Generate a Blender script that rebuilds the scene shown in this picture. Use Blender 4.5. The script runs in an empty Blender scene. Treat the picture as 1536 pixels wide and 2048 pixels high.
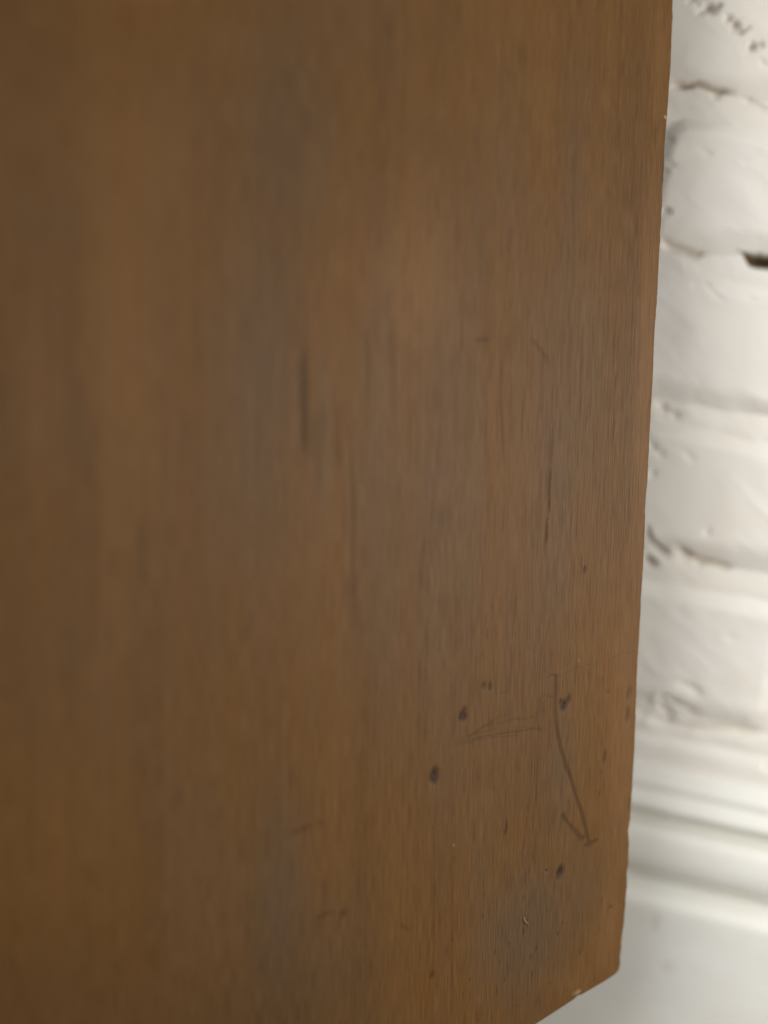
import bpy, math
import numpy as np
from mathutils import Matrix, Vector

# ------------------------------------------------------------------ camera, lamps, background, exposure
C = bpy.context.scene.collection
SC = bpy.context.scene
W, H = 1536.0, 2048.0
FPX = 2196.0                                    # focal length in photo pixels (50 degrees high)

def nrm(v):
    v = np.array(v, float)
    return v / np.linalg.norm(v)

# photo frame: x right, y down, z forward.  G = plumb line, RW = along the wall, NW = into the wall
G = nrm((-0.154, 1.0, 0.21))
RW = nrm(np.array((0.9688, 0.1855, -0.1649)))
RW = nrm(RW - G * RW.dot(G))
NW = np.cross(RW, G)
CAM = np.array((0.0, 0.0, 0.62))                # metres above the floor

def w_dir(v):
    v = np.asarray(v, float)
    return np.array((v @ RW, v @ NW, -(v @ G)))

cam_d = bpy.data.cameras.new("camera")
cam = bpy.data.objects.new("camera", cam_d)
C.objects.link(cam)
r_, u_, b_ = w_dir((1, 0, 0)), w_dir((0, -1, 0)), w_dir((0, 0, -1))
M = Matrix.Identity(4)
for i in range(3):
    M[i][0], M[i][1], M[i][2], M[i][3] = r_[i], u_[i], b_[i], CAM[i]
cam.matrix_world = M
cam_d.sensor_fit = 'VERTICAL'
cam_d.sensor_height = 36.0
cam_d.lens = 36.0 * FPX / H
cam_d.clip_start = 0.01
cam_d.clip_end = 50
cam_d.dof.use_dof = True
cam_d.dof.focus_distance = 0.434
cam_d.dof.aperture_fstop = cam_d.lens / 21.0
SC.camera = cam

# indoor light: two unseen area lamps added at left and right, and the dim room
world = bpy.data.worlds.new("World")
SC.world = world
world.use_nodes = True
bg = world.node_tree.nodes["Background"]
bg.inputs[0].default_value = (1.0, 0.97, 0.92, 1.0)
bg.inputs[1].default_value = 0.10
def added_lamp(name, loc, aim, size, watts, col):
    d = bpy.data.lights.new(name, 'AREA')
    d.shape = 'RECTANGLE'
    d.size, d.size_y = size
    d.energy = watts
    d.color = col
    o = bpy.data.objects.new(name, d)
    C.objects.link(o)
    o.location = loc
    o.rotation_euler = (Vector(loc) - Vector(aim)).to_track_quat('Z', 'Y').to_euler()
added_lamp("added_lamp", (-0.90, -0.80, 1.60), (0.10, 0.5, 0.7), (1.3, 1.1), 39.0, (1.0, 1.0, 0.99))  # unseen lamp high at left, added for the board's soft shadow on the wall
added_lamp("added_side_lamp", (0.50, 0.19, 0.62), (0.10, 0.42, 0.58), (0.34, 0.34), 2.75, (1.0, 0.98, 0.955))  # small unseen lamp close by on the right, added for falloff across the board
SC.view_settings.view_transform = 'Standard'
SC.view_settings.look = 'None'
SC.view_settings.exposure = 0.0
SC.view_settings.gamma = 1.0

# ------------------------------------------------------------------ helpers
def tag(o, label=None, cat=None, kind=None, group=None):
    if label: o['label'] = label
    if cat: o['category'] = cat
    if kind: o['kind'] = kind
    if group: o['group'] = group
    return o

def make(name, verts, faces, mat, parent=None, attrs=None, smooth=True, matrix=None):
    me = bpy.data.meshes.new(name)
    v = np.asarray(verts, np.float32)
    me.vertices.add(len(v))
    me.vertices.foreach_set("co", v.ravel())
    if isinstance(faces, np.ndarray):
        quads, ngons = faces, []
    else:
        quads, ngons = faces
    nl = quads.size + sum(len(n) for n in ngons)
    npoly = len(quads) + len(ngons)
    loops = np.concatenate([quads.ravel()] + [np.asarray(n) for n in ngons]).astype(np.int32)
    starts = list(np.arange(len(quads)) * 4)
    s = quads.size
    for n in ngons:
        starts.append(s); s += len(n)
    me.loops.add(nl)
    me.loops.foreach_set("vertex_index", loops)
    me.polygons.add(npoly)
    me.polygons.foreach_set("loop_start", np.asarray(starts, np.int32))
    me.update(calc_edges=True)
    me.validate()
    if smooth:
        me.polygons.foreach_set("use_smooth", np.ones(len(me.polygons), bool))
    for k, a in (attrs or {}).items():
        at = me.attributes.new(k, 'FLOAT', 'POINT')
        at.data.foreach_set("value", np.asarray(a, np.float32).ravel())
    me.materials.append(mat)
    o = bpy.data.objects.new(name, me)
    C.objects.link(o)
    if matrix is not None: o.matrix_world = matrix
    if parent: o.parent = parent
    return o

def grid_faces(nr, nc):
    i = np.arange((nr - 1) * nc).reshape(nr - 1, nc)[:, :-1]
    return np.stack([i, i + nc, i + nc + 1, i + 1], -1).reshape(-1, 4)

def border(nr, nc):
    t = list(range(nc))
    r = [k * nc + nc - 1 for k in range(1, nr)]
    b = [(nr - 1) * nc + k for k in range(nc - 2, -1, -1)]
    l = [k * nc for k in range(nr - 2, 0, -1)]
    return np.array(t + r + b + l)

def hash2(ix, iy, seed):
    n = (ix.astype(np.int64) * 374761393 + iy.astype(np.int64) * 668265263 + seed * 1442695041) & 0xffffffff
    n = ((n ^ (n >> 13)) * 1274126177) & 0xffffffff
    n = n ^ (n >> 16)
    return (n & 0xffff) / 65535.0

def vnoise(x, y, seed=0):
    x = np.asarray(x, float); y = np.asarray(y, float)
    ix, iy = np.floor(x), np.floor(y)
    fx, fy = x - ix, y - iy
    fx = fx * fx * fx * (fx * (fx * 6 - 15) + 10); fy = fy * fy * fy * (fy * (fy * 6 - 15) + 10)
    a = hash2(ix, iy, seed); b = hash2(ix + 1, iy, seed)
    c = hash2(ix, iy + 1, seed); d = hash2(ix + 1, iy + 1, seed)
    return (a + (b - a) * fx + (c - a) * fy + (a - b - c + d) * fx * fy) * 2 - 1

def fbm(x, y, seed=0, octs=4):
    s, amp = 0, 1.0
    for k in range(octs):
        s = s + amp * vnoise(x * 2 ** k + k * 17.3, y * 2 ** k - k * 9.1, seed + k)
        amp *= 0.5
    return s / 1.9

def sstep(x, a, b):
    t = np.clip((x - a) / (b - a), 0, 1)
    return t * t * (3 - 2 * t)

def seg_dist(x, y, pts):
    """distance to a polyline and the 0..1 run along it"""
    best = np.full(x.shape, 1e9); run = np.zeros(x.shape)
    L = [0.0]
    for p, q in zip(pts[:-1], pts[1:]):
        L.append(L[-1] + math.dist(p, q))
    for k, (p, q) in enumerate(zip(pts[:-1], pts[1:])):
        dx, dy = q[0] - p[0], q[1] - p[1]
        l2 = dx * dx + dy * dy
        t = np.clip(((x - p[0]) * dx + (y - p[1]) * dy) / l2, 0, 1)
        d = np.hypot(x - p[0] - t * dx, y - p[1] - t * dy)
        m = d < best
        best = np.where(m, d, best)
        run = np.where(m, (L[k] + t * math.sqrt(l2)) / L[-1], run)
    return best, run

# node shorthand
class NT:
    def __init__(s, name, rough=0.5, spec=0.5):
        s.m = bpy.data.materials.new(name); s.m.use_nodes = True
        s.t = s.m.node_tree
        s.b = s.t.nodes["Principled BSDF"]
        s.b.inputs["Roughness"].default_value = rough
        s.b.inputs["Specular IOR Level"].default_value = spec
    def n(s, typ, **kw):
        x = s.t.nodes.new(typ)
        for k, v in kw.items(): setattr(x, k, v)
        return x
    def link(s, a, b): s.t.links.new(a, b)
    def put(s, sock, v):
        if isinstance(v, bpy.types.NodeSocket): s.link(v, sock)
        else: sock.default_value = v
    def math(s, op, a, b=0.0, clamp=False):
        x = s.n("ShaderNodeMath", operation=op, use_clamp=clamp)
        s.put(x.inputs[0], a); s.put(x.inputs[1], b)
        return x.outputs[0]
    def mix(s, f, a, b, mode='MIX'):
        x = s.n("ShaderNodeMix", data_type='RGBA', blend_type=mode)
        s.put(x.inputs[0], f)
        for sock, v in ((x.inputs[6], a), (x.inputs[7], b)):
            s.put(sock, v if isinstance(v, bpy.types.NodeSocket) else (*v, 1.0))
        return x.outputs[2]
    def attr(s, name):
        x = s.n("ShaderNodeAttribute", attribute_name=name)
        return x.outputs["Fac"]
    def obj(s): return s.n("ShaderNodeTexCoord").outputs["Object"]
    def noise(s, scale3, detail=3, rough=0.5, scale=1.0, dist=0.0, loc=(0, 0, 0)):
        mp = s.n("ShaderNodeMapping")
        s.link(s.obj(), mp.inputs[0])
        mp.inputs["Scale"].default_value = scale3
        mp.inputs["Location"].default_value = loc
        x = s.n("ShaderNodeTexNoise")
        s.link(mp.outputs[0], x.inputs["Vector"])
        x.inputs["Scale"].default_value = scale
        x.inputs["Detail"].default_value = detail
        x.inputs["Roughness"].default_value = rough
        x.inputs["Distortion"].default_value = dist
        return x.outputs["Fac"]
    def ramp(s, f, lo, hi, out0=0.0, out1=1.0):
        x = s.n("ShaderNodeMapRange", interpolation_type='SMOOTHSTEP')
        s.put(x.inputs[0], f)
        for k, v in zip((1, 2, 3, 4), (lo, hi, out0, out1)): x.inputs[k].default_value = v
        return x.outputs[0]

# ------------------------------------------------------------------ planes of the scene
def ray(px, py):
    return np.array(((px - W / 2) / FPX, (py - H / 2) / FPX, 1.0))

# wall: x, z in world metres on the plane y = WALL_Y
p0 = w_dir(ray(1440, 300) * 0.492) + CAM
WALL_Y = p0[1]
def on_wall(px, py, out=0.0):
    d = w_dir(ray(px, py))
    t = (WALL_Y - out - CAM[1]) / d[1]
    p = CAM + d * t
    return p[0], p[2]

# board: a along its width to the right, b down its length
VB = nrm((-0.014, 1.0, 0.12))
PHI = math.radians(27)
HB = np.array((math.cos(PHI), 0, math.sin(PHI)))
HB = nrm(HB - VB * HB.dot(VB))
NB = np.cross(HB, VB)
OB = ray(1290, 1100) * 0.445
def on_board(px, py):
    r = ray(px, py)
    t = OB.dot(NB) / r.dot(NB)
    q = r * t - OB
    return q.dot(HB), q.dot(VB)

# ------------------------------------------------------------------ materials
def paint_material(name, base, rough=0.42, bump=0.00015):
    t = NT(name, rough, 0.4)
    n1 = t.noise((9, 9, 9), 4, 0.6)
    n2 = t.noise((60, 60, 60), 4, 0.6)
    c = t.mix(t.ramp(n1, 0.35, 0.7), base, tuple(x * k for x, k in zip(base, (0.97, 0.945, 0.90))))
    c = t.mix(t.ramp(n2, 0.55, 0.75, 0, 0.35), c, tuple(x * k for x, k in zip(base, (0.90, 0.87, 0.80))))
    bare = t.attr("bare")
    c = t.mix(bare, c, (0.15, 0.10, 0.045))
    dirt = t.attr("dirt")
    c = t.mix(dirt, c, (0.42, 0.33, 0.20))
    t.link(c, t.b.inputs["Base Color"])
    bm = t.n("ShaderNodeBump")
    bm.inputs["Strength"].default_value = 1.0
    bm.inputs["Distance"].default_value = bump
    t.link(t.math('ADD', t.noise((260, 260, 260), 3, 0.6), t.math('MULTIPLY', t.noise((80, 80, 80), 3, 0.6), 1.5)), bm.inputs["Height"])
    t.link(bm.outputs[0], t.b.inputs["Normal"])
    return t.m

WHITE = (0.80, 0.775, 0.725)
M_BRICK = paint_material("painted_brick", WHITE)
M_MORTAR = paint_material("painted_mortar", (0.78, 0.755, 0.70))
M_SKIRT = paint_material("painted_timber", (0.80, 0.80, 0.76), 0.35, 0.00015)

def wood_material():
    t = NT("aged_wood", 0.5, 0.10)
    band = t.noise((34, 1, 1.7), 4, 0.55, dist=0.25)
    band2 = t.noise((140, 1, 5), 4, 0.6, loc=(3, 0, 7))
    patch = t.noise((8, 1, 3.5), 3, 0.5, loc=(11, 0, 2))
    streak = t.noise((1700, 1, 7), 4, 0.65)
    fine = t.noise((3400, 1, 90), 2, 0.5)
    pore = t.noise((2300, 1, 30), 2, 0.5, loc=(5, 0, 1))
    brown = (0.178, 0.098, 0.046)
    c = t.mix(t.ramp(band, 0.30, 0.70), (0.078, 0.0385, 0.0150), (0.118, 0.0555, 0.0175))
    c = t.mix(t.ramp(patch, 0.40, 0.68, 0, 0.75), c, (0.136, 0.056, 0.009))
    c = t.mix(t.ramp(band2, 0.40, 0.70, 0, 0.35), c, (0.104, 0.055, 0.023))
    c = t.mix(t.attr("warm"), c, (0.176, 0.088, 0.034))
    c = t.mix(t.attr("grey"), c, (0.080, 0.053, 0.033))
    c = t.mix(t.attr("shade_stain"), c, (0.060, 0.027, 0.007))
    c = t.mix(t.ramp(streak, 0.35, 0.65, 0.0, 1.0), t.mix(0.10, c, (0.03, 0.015, 0.008)), t.mix(0.07, c, (0.30, 0.18, 0.08)))
    c = t.mix(t.ramp(fine, 0.35, 0.65, 0.0, 0.17), c, (0.34, 0.20, 0.09))
    pr = t.ramp(pore, 0.56, 0.74, 0.0, 0.40)
    c = t.mix(pr, c, (0.055, 0.036, 0.024))
    c = t.mix(t.attr("scratch"), c, (0.060, 0.031, 0.013))
    brk = t.ramp(t.noise((1400, 1, 260), 3, 0.6, loc=(2, 0, 4)), 0.30, 0.60, 0.5, 1.0)
    c = t.mix(t.math('MULTIPLY', t.attr("stain"), brk), c, (0.020, 0.014, 0.014))
    c = t.mix(t.attr("pale"), c, (0.50, 0.33, 0.15))
    t.link(c, t.b.inputs["Base Color"])
    t.link(t.math('ADD', t.ramp(band, 0.3, 0.7, 0.38, 0.46), t.math('MULTIPLY', pr, 0.3)), t.b.inputs["Roughness"])
    bm = t.n("ShaderNodeBump")
    bm.inputs["Strength"].default_value = 0.7
    bm.inputs["Distance"].default_value = 0.00012
    h = t.math('SUBTRACT', t.math('MULTIPLY', streak, 0.8), t.math('MULTIPLY', pr, 2.0))
    t.link(h, bm.inputs["Height"])
    t.link(bm.outputs[0], t.b.inputs["Normal"])
    return t.m
M_WOOD = wood_material()

def simple(name, col, rough=0.6):
    t = NT(name, rough, 0.4)
    n1 = t.noise((30, 30, 30), 4, 0.6)
    t.link(t.mix(t.ramp(n1, 0.3, 0.7), tuple(x * 0.85 for x in col), col), t.b.inputs["Base Color"])
    return t.m
M_FLOOR = simple("stone_floor", (0.16, 0.13, 0.10))
M_SPLINTER = simple("raw_wood", (0.22, 0.13, 0.055))

# ------------------------------------------------------------------ floor (just under the frame)
fl = make("floor", [(-1.6, -1.2, 0), (1.6, -1.2, 0), (1.6, WALL_Y + 0.02, 0), (-1.6, WALL_Y + 0.02, 0)],
          np.array([[0, 1, 2, 3]]), M_FLOOR, smooth=False)
tag(fl, kind='structure')

# ------------------------------------------------------------------ brick wall
JP = [((178, 240)), ((492, 549)), ((803, 860)), ((1112, 1177)), ((1428, 1483))]     # joint: upper brick's foot, lower brick's head
XR = 1400
joints = [(on_wall(XR, a)[1], on_wall(XR, b)[1]) for a, b in JP]
# courses, top to bottom: (z_top, z_bottom)
courses = []
top = joints[0][0]
for k in range(3):
    courses.insert(0, (top + 0.070, top)) ; top += 0.070 + 0.014
for (a, b), nx in zip(joints[:-1], joints[1:]):
    courses.append((b, nx[0]))
zb = joints[-1][1]
for k in range(5):
    courses.append((zb, zb - 0.066)); zb -= 0.066 + 0.013
HEAD = on_wall(1284, 340)[0]
BL, HJ = 0.216, 0.013
X0, X1 = HEAD - 0.62, HEAD + 0.52

PITS = [  # px, py, rx, ry, angle, depth, bare
    (1384, 2, 15, 8, 10, .004, .55), (1416, 20, 17, 9, 8, .009, 1.0), (1436, 14, 10, 6, -20, .004, .6), (1456, 42, 10, 8, 60, .006, .7), (1470, 54, 11, 8, 30, .008, .9),
    (1490, 64, 9, 6, -20, .005, .6), (1482, 67, 9, 6, 0, .006, .8), (1503, 95, 10, 9, 40, .009, 1.0), (1521, 94, 8, 4, 30, .004, .4), (1523, 128, 12, 5, 40, .003, .1),
    (1339, 279, 9, 9, 40, .005, .25), (1342, 330, 11, 8, 20, .005, .15), (1331, 345, 10, 8, 20, .004, .1), (1332, 422, 12, 9, 0, .006, .4), (1489, 326, 9, 6, 20, .002, 0),
    (1409, 306, 14, 8, 10, .002, 0), (1388, 573, 6, 5, 40, .002, .1),
    (1305, 895, 10, 12, 0, .004, .1), (1304, 945, 8, 12, 0, .004, .15), (1318, 905, 14, 9, 0, .003, 0), (1376, 910, 18, 8, 35, .002, 0), (1415, 1063, 9, 8, 0, .003, .05),
    (1460, 1272, 11, 9, 0, .002, .05), (1290, 1395, 16, 14, 20, .005, .1), (1290, 1430, 22, 9, 8, .006, .1), (1532, 1530, 10, 9, 0, .003, .1),
]
GROOVES = [  # px polyline, half width px, depth m, bare, dirt
    ([(1338, 166), (1370, 172), (1392, 166), (1418, 176), (1440, 182), (1466, 186)], 6, .0045, .35, .6),
    ([(1418, 176), (1432, 190), (1440, 196)], 4, .002, .1, .4),
    ([(1488, 197), (1512, 206), (1540, 222)], 6, .002, 0, .3),
    ([(1324, 480), (1340, 494), (1362, 500), (1386, 507), (1412, 510)], 8, .003, 0, .5),
    ([(1408, 558), (1422, 580), (1436, 595), (1450, 600)], 3, .0012, 0, .1),
    ([(1492, 595), (1510, 601), (1526, 602)], 3, .0012, 0, .1),
    ([(1316, 806), (1336, 824), (1360, 834)], 7, .002, 0, .3),
    ([(1293, 1052), (1300, 1078), (1318, 1096), (1336, 1112)], 6, .005, .1, .6),
    ([(1289, 1116), (1302, 1124), (1313, 1130)], 6, .005, .15, .6),
    ([(1352, 1092), (1366, 1102), (1380, 1112), (1402, 1126), (1420, 1126), (1440, 1132), (1462, 1139)], 7, .0045, .05, .55),
    ([(1316, 1388), (1340, 1400), (1368, 1412), (1392, 1424)], 9, .004, 0, .25),
    ([(1318, 1392), (1332, 1418), (1345, 1440)], 8, .0035, 0, .2),
    ([(1356, 1363), (1372, 1368), (1400, 1385)], 8, .002, 0, .0),
    ([(1288, 1428), (1320, 1440), (1350, 1452), (1400, 1460), (1540, 1470)], 9, .003, 0, .2),
]
PXM = 0.492 / 2196     # metres on the wall per photo pixel, for widths

def marks(x, z):
    dep = np.zeros(x.shape); bare = np.zeros(x.shape); dirt = np.zeros(x.shape)
    wob = fbm(x * 330, z * 330, 77, 3)
    for px, py, rx, ry, ang, d, b in PITS:
        cx, cz = on_wall(px, py)
        a = math.radians(-ang)
        dx, dz = x - cx, z - cz
        u = (dx * math.cos(a) + dz * math.sin(a)) / (rx * PXM)
        v = (-dx * math.sin(a) + dz * math.cos(a)) / (ry * PXM)
        r = np.hypot(u, v) * (1 + 0.8 * wob)
        k = 1 - sstep(r, 0.0, 1.5)
        dep = np.maximum(dep, k * d * (0.38 if b > 0.3 else 0.26))
        bare = np.maximum(bare, (1 - sstep(r, -0.2, 1.15)) * b * 0.6)
    for pts, w, d, b, dt in GROOVES:
        q = [on_wall(*p) for p in pts]
        if max(abs(x.min() - q[0][0]), 0) > 2: continue
        D, t = seg_dist(x, z, q)
        taper = np.clip(np.minimum(t, 1 - t) * 5 + 0.25, 0, 1)
        r = D / (w * PXM) * (1 + 0.5 * wob)
        k = (1 - sstep(r, 0.1, 1.5)) * taper * (0.75 + 0.5 * fbm(x * 120, z * 120, 5, 2))
        dep = np.maximum(dep, k * d)
        bare = np.maximum(bare, (1 - sstep(r, 0.0, 1.0)) * b * taper * 0.8)
        dirt = np.maximum(dirt, (1 - sstep(r, 0.0, 1.6)) * dt * taper * 0.8)
    # the open hole in the second joint
    q = [on_wall(*p) for p in [(1474, 499), (1490, 508), (1508, 521), (1534, 524), (1580, 523), (1630, 520)]]
    D, t = seg_dist(x, z, q)
    hw = (1.5 + 12 * sstep(t, 0.02, 0.30)) * PXM
    r = D / hw * (1 + 0.12 * wob)
    dep = np.maximum(dep, (1 - sstep(r, 0.2, 1.35)) * 0.014 * sstep(t, 0.0, 0.35))
    bare = np.maximum(bare, 1 - sstep(r, 0.5, 1.15))
    return dep, bare, dirt

def relief(x, z):
    """lumps and brush ridges of many coats of paint, metres"""
    near = np.zeros(np.shape(x))
    for a, b in joints:
        near = np.maximum(near, np.exp(-((z - (a + b) / 2) / 0.013) ** 2))
    lump = fbm(x * 22, z * 26, 3, 3) * 0.0011
    u, v = x * 0.84 - z * 0.54, x * 0.54 + z * 0.84      # ridges running down to the right
    ridge = fbm(u * 45, v * 120, 9, 2)
    ridge = (1 - np.abs(ridge) * 2.2) * 0.0003
    mask = sstep(fbm(x * 16, z * 16, 21, 2), -0.35, 0.4)
    small = fbm(x * 160, z * 160, 31, 3) * 0.00007
    edge = fbm(u * 70, v * 150, 43, 3) * 0.0013 * near * sstep(fbm(x * 24 + 5, z * 30, 45, 2), -0.5, 0.5)
    return lump * 1.15 + ridge * mask + small * (0.3 + mask) + edge

brick_wall = bpy.data.objects.new("brick_wall", None)
C.objects.link(brick_wall)
brick_wall.location = (HEAD, WALL_Y, 0)
tag(brick_wall, "white painted old brick wall with lumpy joints and a dark hole, behind the brown board", "wall", "thing")
INV = Matrix.Translation(brick_wall.location).inverted()
def under(o, root):
    o.parent = root
    o.matrix_parent_inverse = Matrix.Translation(root.location).inverted()
    return o

# bed of mortar behind and between the bricks, finer where the photograph shows it
def axis(lo, hi, f0, f1, fine, coarse):
    a = np.concatenate([np.arange(lo, f0, coarse), np.arange(f0, f1, fine), np.arange(f1, hi, coarse), [hi]])
    return np.unique(a)
vx0, vx1 = on_wall(1225, 700)[0] - 0.01, on_wall(1536, 900)[0] + 0.05
vz0, vz1 = on_wall(1400, 1600)[1], on_wall(1400, 0)[1] + 0.05
xs = axis(X0, X1, vx0, vx1, 0.0007, 0.006)
ZTOP, ZBOT = courses[0][0] + 0.006, 0.0
zs = axis(ZBOT, ZTOP, vz0, vz1, 0.0007, 0.006)
XX, ZZ = np.meshgrid(xs, zs)
dep, bare, dirt = marks(XX, ZZ)
# a struck joint: deep under the upper brick, coming forward to the lower one
mh = np.full(XX.shape, -0.007)
for (a, b) in joints:
    wv = fbm(XX[0] * 18, XX[0] * 0 + a * 50, 40, 3) * 0.002
    t = (ZZ - (b + wv)) / ((a - b))
    k = np.where((t > -0.6) & (t < 1.6), 1.0, 0.0)
    mh = np.where(k > 0, -0.0005 - 0.0018 * sstep(t, 0.10, 1.05), mh)
mh = mh + relief(XX + 3, ZZ) * 0.9 - dep
vv = np.stack([XX, WALL_Y - mh, ZZ], -1).reshape(-1, 3)
nr, nc = XX.shape
F = grid_faces(nr, nc)[:, ::-1]
bd = border(nr, nc)
n0 = len(vv)
back = vv[bd].copy(); back[:, 1] = WALL_Y + 0.11
bi = np.arange(n0, n0 + len(bd))
side = np.stack([bd, np.roll(bd, -1), np.roll(bi, -1), bi], -1)
allf = np.concatenate([F, side])
z0_ = np.zeros(len(bd))
mo = make("mortar", np.concatenate([vv, back]), (allf[:, ::-1], [bi]), M_MORTAR,
          attrs={"bare": np.concatenate([bare.ravel(), z0_]), "dirt": np.concatenate([dirt.ravel(), z0_])})
under(mo, brick_wall)

def brick(x0, x1, z0, z1, seed):
    vis = x1 > vx0 and x0 < vx1 and z1 > vz0 - 0.01 and z0 < vz1
    m = 0.006
    if vis:
        ax = axis(x0 - m, x1 + m, max(x0 - m, vx0), min(x1 + m, vx1), 0.0006, 0.005)
        az = np.linspace(z0 - m, z1 + m, int((z1 - z0 + 2 * m) / 0.0006))
    else:
        ax = np.linspace(x0 - m, x1 + m, 34); az = np.linspace(z0 - m, z1 + m, 14)
    X, Z = np.meshgrid(ax, az)
    # uneven outline
    wx = fbm(X * 20 + seed, Z * 20, 51, 3) * 0.0022
    wz = fbm(X * 16, Z * 16 + seed, 61, 3) * 0.0024
    hx, hz = (x1 - x0) / 2, (z1 - z0) / 2
    cx, cz = (x0 + x1) / 2, (z0 + z1) / 2
    R = 0.010
    qx = np.abs(X - cx + wx) - (hx - R); qz = np.abs(Z - cz + wz) - (hz - R)
    sd = np.hypot(np.maximum(qx, 0), np.maximum(qz, 0)) + np.minimum(np.maximum(qx, qz), 0) - R
    low = sstep(-(Z - cz) / hz, -0.2, 0.9)               # crisper, prouder foot than head
    e = (0.0078 + 0.0022 * low) * (1 + 0.5 * fbm(X * 35 + seed, Z * 12, 57, 2))
    prof = sstep(-sd, -e * 0.9, e)
    h = 0.0027 * prof - 0.0042 * (1 - prof)
    h = h + relief(X + seed * 0.37, Z) * (0.25 + 0.75 * prof)
    d, b, dt = marks(X, Z)
    h = h - d
    V = np.stack([X, WALL_Y - h, Z], -1).reshape(-1, 3)
    nr, nc = X.shape
    F = grid_faces(nr, nc)[:, ::-1]
    bd = border(nr, nc)
    n0 = len(V)
    bk = V[bd].copy(); bk[:, 1] = WALL_Y + 0.05
    bi = np.arange(n0, n0 + len(bd))
    side = np.stack([bd, np.roll(bd, -1), np.roll(bi, -1), bi], -1)
    zz = np.zeros(len(bd))
    o = make("brick", np.concatenate([V, bk]), (np.concatenate([F, side])[:, ::-1], [bi]), M_BRICK,
             attrs={"bare": np.concatenate([b.ravel(), zz]), "dirt": np.concatenate([dt.ravel() * 0.8, zz])})
    return under(o, brick_wall)

for k, (zt, zb_) in enumerate(courses):
    if zb_ < 0.02: break
    off = 0.0 if k % 2 == 0 else (BL + HJ) / 2
    # the second course down in the picture (k == 3) has its head joint at the board's edge
    off = 0.0 if (k - 3) % 2 == 0 else (BL + HJ) / 2
    n = -3
    while True:
        a = HEAD + HJ / 2 + off + n * (BL + HJ)
        b = a + BL
        n += 1
        if b < X0 + 0.03: continue
        if a > X1 - 0.03: break
        a_, b_ = max(a, X0 + 0.003), min(b, X1 - 0.003)
        brick(a_, b_, zb_, zt, k * 7 + n)

# ------------------------------------------------------------------ skirting board: moulding over a plain board
PROUD = 0.010
def sk(py, out):            # photo row along x = 1271 -> profile point (out from the wall, height)
    return (out, on_wall(1271, py, out)[1])
prof_m = [(-0.006, sk(1520, 0.004)[1] + 0.000), sk(1520, 0.004), sk(1527, 0.0052), sk(1548, 0.0095), sk(1556, 0.0105), sk(1566, 0.0108),
          sk(1571, 0.0098), sk(1577, 0.0100), sk(1584, 0.0118), sk(1592, 0.0138), sk(1602, 0.0150), sk(1610, 0.0150), sk(1616, 0.0135),
          sk(1619, 0.0085), sk(1625, 0.0060), sk(1631, 0.0080), sk(1638, 0.0128), sk(1648, 0.0160), sk(1664, 0.0184), sk(1684, 0.0194), sk(1704, 0.0198),
          sk(1722, 0.0190), sk(1734, 0.0168), sk(1743, 0.0120), sk(1750, 0.0085)]
prof_p = [sk(1751, 0.0080), sk(1757, 0.0105), sk(1768, 0.0165), sk(1782, 0.0205), sk(1794, 0.0222), sk(1801, 0.0232)]
zt_ = prof_p[-1][1]
prof_p += [(0.0234, zt_ - 0.003), (0.0234, zt_ * 0.66), (0.0234, zt_ * 0.33), (0.0234, 0.0)]

def extrude_profile(name, prof, mat, parent, sub=4):
    P = np.array(prof)
    pts = []
    for p, q in zip(P[:-1], P[1:]):
        for s in range(sub): pts.append(p + (q - p) * s / sub)
    pts.append(P[-1])
    P = np.array(pts)
    for _ in range(2):                     # thick paint softens the arrises
        P[1:-1] = 0.25 * P[:-2] + 0.5 * P[1:-1] + 0.25 * P[2:]
    xs = axis(X0, X1, vx0, vx1, 0.002, 0.02)
    XX = np.repeat(xs[None, :], len(P), 0)
    wob = fbm(XX * 9, P[:, 1][:, None] * 30 + XX * 0, 88, 3) * 0.0005 + fbm(XX * 70, P[:, 1][:, None] * 200 + XX * 0, 90, 2) * 0.00012
    YY = WALL_Y - (P[:, 0][:, None] + wob)
    ZZ = np.repeat(P[:, 1][:, None], len(xs), 1)
    V = np.stack([XX, YY, ZZ], -1).reshape(-1, 3)
    nr, nc = XX.shape
    F = grid_faces(nr, nc)
    bd = border(nr, nc)
    n0 = len(V)
    bk = V[bd].copy(); bk[:, 1] = WALL_Y + 0.008
    bi = np.arange(n0, n0 + len(bd))
    side = np.stack([bi, np.roll(bi, -1), np.roll(bd, -1), bd], -1)
    d = np.zeros(len(V) + len(bd))
    X_, Z_ = V[:, 0], V[:, 2]
    for px, py, rx, ry in ((1312, 1843, 9, 24), (1336, 1934, 16, 9)):
        cx, cz = on_wall(px, py, 0.0234)
        r = np.hypot((X_ - cx) / (rx * PXM), (Z_ - cz) / (ry * PXM))
        d[:n0] = np.maximum(d[:n0], (1 - sstep(r, 0.3, 1.3)) * 0.35)
    o = make(name, np.concatenate([V, bk]), (np.concatenate([F, side]), [bi[::-1]]), mat,
             attrs={"bare": np.zeros(len(d)), "dirt": d})
    return under(o, parent)

skirting = bpy.data.objects.new("skirting_board", None)
C.objects.link(skirting)
skirting.location = (HEAD, WALL_Y, 0)
tag(skirting, "white painted skirting with rounded moulding along the foot of the brick wall", "skirting", 'thing')
extrude_profile("moulding", prof_m, M_SKIRT, skirting)
# the plain board gets extra rows so that marks can sit on it
pp = prof_p[:6]
zz_ = np.linspace(prof_p[6][1], 0.0, 60)
pp = pp + [(0.0234, z) for z in zz_]
extrude_profile("plain_board", pp, M_SKIRT, skirting, sub=2)

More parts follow.
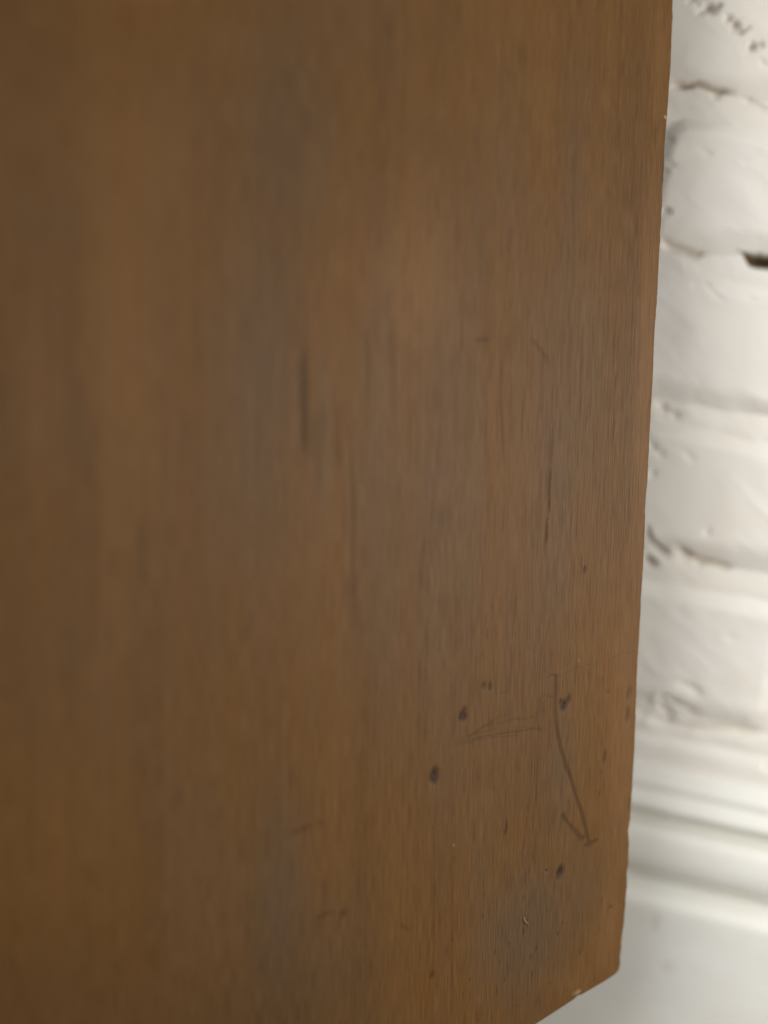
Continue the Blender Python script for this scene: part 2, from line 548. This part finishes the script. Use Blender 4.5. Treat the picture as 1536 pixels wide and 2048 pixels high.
# ------------------------------------------------------------------ the wooden board
EDGE = [(1348, 0), (1347, 50), (1345, 95), (1341, 160), (1336, 230), (1333.5, 268), (1331.5, 285), (1329, 340), (1326, 400), (1323, 470), (1318, 560), (1312, 650),
        (1308, 750), (1305, 800), (1300, 900), (1294, 1000), (1290, 1100), (1284, 1200), (1278, 1300), (1274, 1400), (1270, 1500),
        (1266.5, 1580), (1262, 1640), (1258.5, 1662), (1260, 1690), (1259, 1725), (1256, 1745), (1255.5, 1772), (1253, 1800), (1249, 1850), (1244, 1900), (1241.5, 1928),
        (1239.5, 1939), (1233, 1948), (1214, 1961), (1180, 1981), (1166, 1989), (1158, 1992), (1153, 1997), (1115, 2022), (1078, 2046), (1030, 2078)]
eb = np.array([on_board(*p) for p in EDGE])
# carry the edge on beyond the picture
d_top = (eb[0] - eb[4]) / np.linalg.norm(eb[0] - eb[4])
up_len = 0.20
eb = np.vstack([eb[0] + d_top * up_len, eb])
d_cut = eb[-1] - eb[-6]; d_cut /= np.linalg.norm(d_cut)
eb = np.vstack([eb, eb[-1] + d_cut * 0.055])
b_lo, b_hi = eb[0, 1], eb[-1, 1]
bvis0, bvis1 = eb[1, 1] - 0.005, eb[-2, 1]
rows = axis(b_lo, b_hi, bvis0, bvis1, 0.00045, 0.004)
ea = np.interp(rows, eb[:, 1], eb[:, 0])
rowfine = (rows > bvis0) & (rows < bvis1)
ea = ea + np.where(rowfine, fbm(rows * 300, rows * 0, 14, 3) * 0.00022 + fbm(rows * 60, rows * 0, 15, 2) * 0.0003, 0)
WID = 0.52
dcol = np.concatenate([[0, .00012, .00028, .0005, .0008], np.arange(0.0012, 0.135, 0.00045), np.arange(0.135, 0.30, 0.0016), np.linspace(0.30, WID, 30)])
dcol = dcol[::-1]
A = ea[:, None] - dcol[None, :] * np.where(rows > on_board(1241, 1928)[1], 1.0, 1.0)[:, None]
B = np.repeat(rows[:, None], len(dcol), 1)
# keep the left border straight
LEFT = -WID - 0.02
kf = sstep(dcol, 0.30, WID)[None, :]
A = A * (1 - kf) + (LEFT + (WID - dcol[None, :])) * kf

# true distance to the outline, for the worn arris
near = dcol < 0.012
Dn = np.full(A.shape, 1.0)
outl = [tuple(p) for p in np.stack([ea, rows], -1)[::3]]
Dn = np.minimum(dcol[None, :] * np.where(B > on_board(1236, 1944)[1], 0.55, 1.0), 1.0)
wear = 0.0009 * (1 + 0.6 * fbm(B * 90, B * 0, 33, 3))
hgt = -0.0006 * np.clip(1 - Dn / wear, 0, 1) ** 2          # minus = away from the viewer
grey = np.zeros(A.shape); warm = np.zeros(A.shape); stain = np.zeros(A.shape)
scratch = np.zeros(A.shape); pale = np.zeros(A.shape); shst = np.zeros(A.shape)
BPX = 1 / 4.95e3
wob = fbm(A * 420, B * 140, 19, 3)

def soft(layer, px, py, rx, ry, s, ang=0.0, edge=(0.0, 1.3)):
    cx, cy = on_board(px, py)
    # width in the picture -> width on the board
    ax_, _ = on_board(px + rx, py); rw = abs(ax_ - cx)
    _, by_ = on_board(px, py + ry); rh = abs(by_ - cy)
    m = (np.abs(A - cx) < rw * 2.2 + rh * abs(math.sin(math.radians(ang))) * 2) & (np.abs(B - cy) < rh * 2.2 + rw)
    a_ = math.radians(ang)
    dx, dy = A[m] - cx, B[m] - cy
    u = (dx * math.cos(a_) + dy * math.sin(a_)) / rw; v = (-dx * math.sin(a_) + dy * math.cos(a_)) / rh
    r = np.hypot(u, v) * (1 + 0.25 * wob[m])
    val = (1 - sstep(r, *edge)) * s
    layer[m] = np.maximum(layer[m], val)
    return m, r

def stroke(layer, pts, w, s, taper=4.0, jit=0.4, depth=0.0, e0=0.4, e1=1.2):
    global hgt
    q = [on_board(*p) for p in pts]
    qa = np.array(q)
    pad = 0.004
    m = (A > qa[:, 0].min() - pad) & (A < qa[:, 0].max() + pad) & (B > qa[:, 1].min() - pad) & (B < qa[:, 1].max() + pad)
    D, t = seg_dist(A[m], B[m], q)
    tp = np.clip(np.minimum(t, 1 - t) * taper + 0.2, 0, 1) if taper else 1.0
    r = D / (w * BPX) * (1 + jit * wob[m])
    val = (1 - sstep(r, e0, e1)) * s * tp
    layer[m] = np.maximum(layer[m], val)
    if depth: hgt[m] -= (1 - sstep(r, 0, 1.3)) * tp * depth

# broad discolouration of the wood; the last layer also paints in corner shade
for a in [(1150, 300, 45, 420, .35), (1165, 720, 40, 300, .42), (1130, 1000, 45, 260, .35), (1120, 1560, 38, 160, .55), (1050, 1860, 120, 160, .85), (900, 1600, 90, 260, .35), (1160, 1790, 60, 130, .45),
          (960, 1750, 60, 260, .35), (560, 1860, 70, 330, .75), (640, 1950, 120, 180, .4), (510, 760, 80, 380, .55), (400, 1750, 120, 260, .3), (575, 240, 120, 260, .6), (680, 60, 160, 160, .3), (1329, 345, 7, 90, .9),
          (650, 870, 20, 200, .45), (780, 1350, 40, 300, .18), (480, 950, 40, 200, .3), (1000, 350, 60, 300, .2), (420, 180, 60, 250, .2), (1000, 1450, 100, 200, .22)]:
    soft(grey, *a)
for a in [(840, 560, 110, 200, .55), (790, 780, 90, 200, .25), (1290, 780, 30, 520, .6), (1245, 1500, 34, 380, .55), (1215, 1850, 36, 130, .55), (1320, 120, 26, 140, .35),
          (620, 1650, 60, 200, .1), (250, 700, 120, 500, .35), (80, 800, 60, 300, .3), (300, 330, 120, 200, .25), (1140, 1960, 60, 40, .3), (880, 1420, 30, 300, .25), (210, 1080, 70, 300, .25)]:
    soft(warm, *a)
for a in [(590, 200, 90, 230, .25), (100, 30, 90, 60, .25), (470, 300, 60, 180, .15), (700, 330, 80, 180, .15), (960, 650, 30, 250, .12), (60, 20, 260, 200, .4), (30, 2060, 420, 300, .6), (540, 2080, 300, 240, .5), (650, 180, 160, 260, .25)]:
    soft(shst, *a)  # wood blotches, plus light falling off toward the corners put into the colour
# long grain lines that read through the blur
for pts, w, s in [([(606, 690), (608, 780), (611, 920)], 9, 1.0), ([(600, 640), (606, 720), (609, 930)], 10, .35), ([(630, 820), (634, 980)], 4.5, .6), ([(645, 700), (648, 900), (650, 980)], 4, .4), ([(668, 740), (672, 960)], 4, .35),
                  ([(703, 900), (706, 1000), (705, 1130), (712, 1260)], 4.5, .5), ([(733, 640), (736, 820)], 5, .5), ([(782, 640), (786, 840)], 7, .3),
                  ([(1004, 690), (1002, 790), (1008, 930)], 3, .75), ([(845, 1080), (840, 1180)], 5, .3), ([(575, 600), (578, 700)], 5, .2),
                  ([(280, 1040), (288, 1180)], 6, .5), ([(226, 1090), (232, 1160)], 8, .35), ([(180, 800), (190, 1300)], 12, .3), ([(1012, 660), (1012, 720)], 6, .25),
                  ([(1166, 640), (1160, 860)], 4, .3), ([(1146, 300), (1150, 560)], 5, .25), ([(870, 1600), (866, 1990)], 2.5, .35), ([(905, 1700), (903, 2048)], 2.5, .3)]:
    stroke(scratch, pts, w, s, jit=0.3, depth=0.0001, e0=0.0, e1=1.4)
for pts, w, s in [([(655, 690), (652, 860), (660, 1000)], 9, .06)]:
    stroke(pale, pts, w, s, jit=0.2, e0=0.0, e1=1.5)
stroke(scratch, [(606, 735), (608, 800), (610, 870)], 8, 1.0, e0=0.2, e1=1.4)
# the open crack with its raised lip
stroke(stain, [(1108, 838), (1104, 900), (1103, 935)], 1.6, .3, depth=0.0003)
stroke(stain, [(1103, 932), (1101, 960), (1099, 990), (1098, 1028)], 1.5, .9, taper=6, jit=.2, depth=0.0008)
stroke(stain, [(1098, 1024), (1094, 1050), (1092, 1092)], 1.4, .6, depth=0.0005)
stroke(scratch, [(1100, 860), (1095, 930), (1094, 1000)], 6, .35, e0=0)
# the olive-brown run line and its short neighbour
RUN = [(1112, 1352), (1112, 1385), (1112, 1430), (1114, 1458), (1121, 1495), (1132, 1530), (1142, 1556), (1152, 1592), (1163, 1625), (1170, 1652), (1178, 1685)]
stroke(scratch, RUN, 5.4, .66, taper=0, jit=.35, depth=0.00008)
stroke(scratch, [(1097, 1354), (1104, 1348), (1112, 1352)], 2.2, .8, taper=0)
stroke(scratch, [(1172, 1690), (1180, 1686), (1192, 1680)], 5, .7, taper=0)
stroke(scratch, [(1126, 1630), (1136, 1644), (1146, 1656), (1156, 1669), (1165, 1676)], 5.2, .6, taper=0, jit=.6)
soft(scratch, 1165, 1674, 8, 7, .8)
soft(scratch, 1126, 1630, 6, 5, .8)
soft(scratch, 1178, 1688, 8, 8, .6)
# hairline scratches fanning across the grain
Z = lambda *p: [(836 + x / 3.413, 1250 + y / 3.413) for x, y in p]
for pts, w, s in [(Z((240, 835), (340, 770), (420, 712), (500, 655), (550, 630), (600, 620)), 1.5, .8), (Z((370, 745), (440, 700), (520, 665), (545, 670)), 1.5, .8),
                  (Z((270, 775), (380, 745), (480, 722), (560, 700)), 1.5, .55), (Z((240, 835), (400, 772), (520, 745), (640, 732), (790, 705), (890, 718)), 1.6, .85),
                  (Z((410, 790), (520, 765), (620, 758), (705, 750)), 1.4, .6), (Z((585, 655), (660, 637), (700, 645), (810, 622)), 1.4, .75),
                  (Z((470, 700), (600, 655), (700, 618)), 1.3, .5), (Z((845, 490), (880, 485), (925, 497)), 1.6, .7), (Z((550, 465), (600, 462), (632, 440)), 1.4, .6),
                  (Z((160, 870), (260, 800), (330, 750)), 1.3, .45), (Z((680, 560), (700, 543), (735, 548)), 1.2, .5), (Z((960, 350), (1010, 325), (1080, 290), (1200, 262)), 1.4, .55),
                  (Z((1300, 240), (1380, 200), (1500, 175)), 1.3, .45), (Z((1055, 640), (1075, 700), (1072, 790)), 1.3, .4), (Z((600, 720), (690, 700), (760, 690)), 1.2, .4),
                  (Z((820, 540), (838, 490), (915, 462)), 1.3, .4), (Z((310, 820), (470, 770)), 1.2, .4)]:
    stroke(scratch, pts, w * 0.95, s * 0.75, taper=5, jit=.9)
# older smudges higher and lower on the face
for pts, w, s in [([(952, 682), (962, 678), (978, 680)], 4, .7), ([(1060, 678), (1070, 685), (1078, 695), (1098, 724)], 5, .5), ([(583, 1668), (605, 1658), (622, 1648)], 6, .6),
                  ([(636, 1645), (644, 1643)], 7, .7), ([(636, 1836), (650, 1828), (664, 1824)], 5, .45), ([(680, 1824), (692, 1830)], 7, .6), ([(800, 1848), (820, 1862)], 3, .5),
                  ([(760, 1650), (800, 1560), (905, 1480)], 2, .15)]:
    stroke(scratch, pts, w, s, taper=5, jit=.6, e0=0.0, e1=1.6)
# dark dents
def dent(px, py, rx, ry, s=.9, ang=0, depth=0.0003):
    global hgt
    m, r = soft(stain, px, py, rx, ry, s, ang, (0.35, 1.15))
    hgt[m] -= (1 - sstep(r, 0.2, 1.2)) * depth
for a in [(926, 1433, 10, 14, 1.0, 4), (929, 1420, 6, 10, .4, 8), (868, 1554, 12, 18, .95, 5), (870, 1544, 10, 14, .7, 5), (968, 1372, 5, 11, .5), (981, 1373, 5, 13, .75),
          (1128, 1411, 11, 15, .85, 6), (1137, 1400, 5, 13, .6, 6), (1121, 1404, 4, 8, .6), (1209, 1515, 5, 20, .5, 3), (1119, 1746, 10, 17, .8, 8), (1121, 1740, 8, 13, .6, 8),
          (1170, 1140, 4, 9, .7, 5), (1258, 1388, 6, 16, .35), (1256, 1430, 5, 18, .4), (1256, 1748, 6, 9, .6), (1258, 1612, 5, 18, .3), (1222, 1816, 5, 5, .35),
          (1093, 1741, 3, 3.5, .7), (865, 1950, 6, 10, .5, 4), (1013, 1655, 4, 18, .45), (1010, 1668, 4, 12, .35), (1109, 1775, 2, 14, .35), (1217, 1384, 2, 6, .4)]:
    dent(*a)
rng = np.random.RandomState(4)
for px, py in [(1047, 1797), (1094, 1822), (1047, 1865), (1072, 1898), (1062, 1915), (1098, 1918), (1064, 1950), (1078, 1990), (1036, 2014), (1116, 1868), (1018, 1890), (1126, 1846),
               (966, 1835), (990, 1905), (940, 1960), (1160, 1905), (1190, 1870), (1010, 1960), (1100, 1968), (905, 1880)]:
    dent(px, py, 2.2, 3 + rng.rand() * 6, .5, 3, 0.0002)
for _ in range(130):                     # scattered open pores in the worn corner
    px, py = 860 + rng.rand() * 380, 1200 + rng.rand() * 830
    if px > 1225: continue
    stroke(stain, [(px, py), (px - 0.6, py + 8 + rng.rand() * 22)], 1.2, .25 + .35 * rng.rand(), taper=3, jit=.2)
for _ in range(110):
    px, py = 1000 + rng.rand() * 320, rng.rand() * 1250
    if px > 1330 - py * 0.06: continue
    stroke(stain, [(px, py), (px - 1.5, py + 14 + rng.rand() * 36)], 1.1, .15 + .3 * rng.rand(), taper=3, jit=.2)
# pale flecks and the bruised nick on the cut edge
for a in [(908, 1690, 1.8, 3, .5), (1157, 1321, 1.5, 2.5, .5), (1331, 234, 3, 4, .8)]:
    soft(pale, *a, 0, (0.3, 1.1))
soft(pale, 1156, 1984, 6, 6, .55, 0, (0.2, 1.2)); soft(pale, 1148, 1987, 4, 3, .4)
stroke(stain, [(1146, 1998), (1154, 1994), (1164, 1988)], 3.5, .8, taper=3, depth=0.0006)
# edge highlight painted pale on the worn lower right arris, dark along the cut
rim = np.clip(1 - Dn / 0.0007, 0, 1)
lowr = sstep(B, on_board(1250, 1820)[1], on_board(1246, 1890)[1]) * (1 - sstep(B, on_board(1240, 1926)[1], on_board(1238, 1938)[1]))
pale = np.maximum(pale, rim * lowr * 0.7)
oth = rim * (1 - sstep(B, on_board(1240, 1926)[1], on_board(1238, 1938)[1])) * sstep(fbm(B * 55, B * 0, 71, 3), -0.1, 0.5)
pale = np.maximum(pale, oth * 0.35)
cutr = np.clip(1 - Dn / 0.0016, 0, 1) * sstep(B, on_board(1232, 1949)[1], on_board(1200, 1968)[1])
stain = np.maximum(stain, cutr * 0.55 * sstep(fbm(B * 200, A * 200, 73, 3), -0.6, 0.4))
# very slight cupping
hgt = hgt + fbm(A * 60, B * 2.5, 5, 2) * 0.00005

V = np.stack([A, -hgt, -B], -1).reshape(-1, 3)         # local: x along the width, -y to the viewer, z up the board
nr, nc = A.shape
F = grid_faces(nr, nc)
bd = border(nr, nc)
n0 = len(V)
TH = 0.018
bk = V[bd].copy(); bk[:, 1] = TH
bi = np.arange(n0, n0 + len(bd))
side = np.stack([bi, np.roll(bi, -1), np.roll(bd, -1), bd], -1)
z_ = np.zeros(len(bd))
cc = lambda L: np.concatenate([np.clip(L, 0, 1).ravel(), z_])
hx, hn, hv = w_dir(HB), w_dir(NB), w_dir(VB)
o_ = w_dir(OB) + CAM
MB = Matrix.Identity(4)
for i in range(3):
    MB[i][0], MB[i][1], MB[i][2], MB[i][3] = hx[i], hn[i], -hv[i], o_[i]
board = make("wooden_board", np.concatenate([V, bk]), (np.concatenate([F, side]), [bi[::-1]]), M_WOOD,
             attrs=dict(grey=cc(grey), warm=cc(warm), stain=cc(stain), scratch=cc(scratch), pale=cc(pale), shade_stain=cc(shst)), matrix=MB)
tag(board, "large brown wooden board with dark dents and clipped corner before white bricks", "wooden board")

# a curl of raw wood lifted from the face near the lower corner
pts = [on_board(*p) for p in [(1047, 1834), (1048, 1841), (1052, 1846), (1058, 1849)]]
vs, fs = [], []
for k, (a, b) in enumerate(pts):
    w = (0.00025, 0.00042, 0.00042, 0.00012)[k]; lift = (0.0001, 0.0005, 0.0006, 0.0002)[k]
    vs += [(a - w, -lift, -b), (a, -lift - 0.0003, -b + w * .6), (a + w, -lift, -b + w), (a, 0.0001, -b)]
for k in range(3):
    for j in range(4):
        fs.append([4 * k + j, 4 * k + (j + 1) % 4, 4 * k + 4 + (j + 1) % 4, 4 * k + 4 + j])
sp = make("splinter", vs, np.array(fs), M_SPLINTER, parent=board)
sp.matrix_parent_inverse = Matrix.Identity(4)
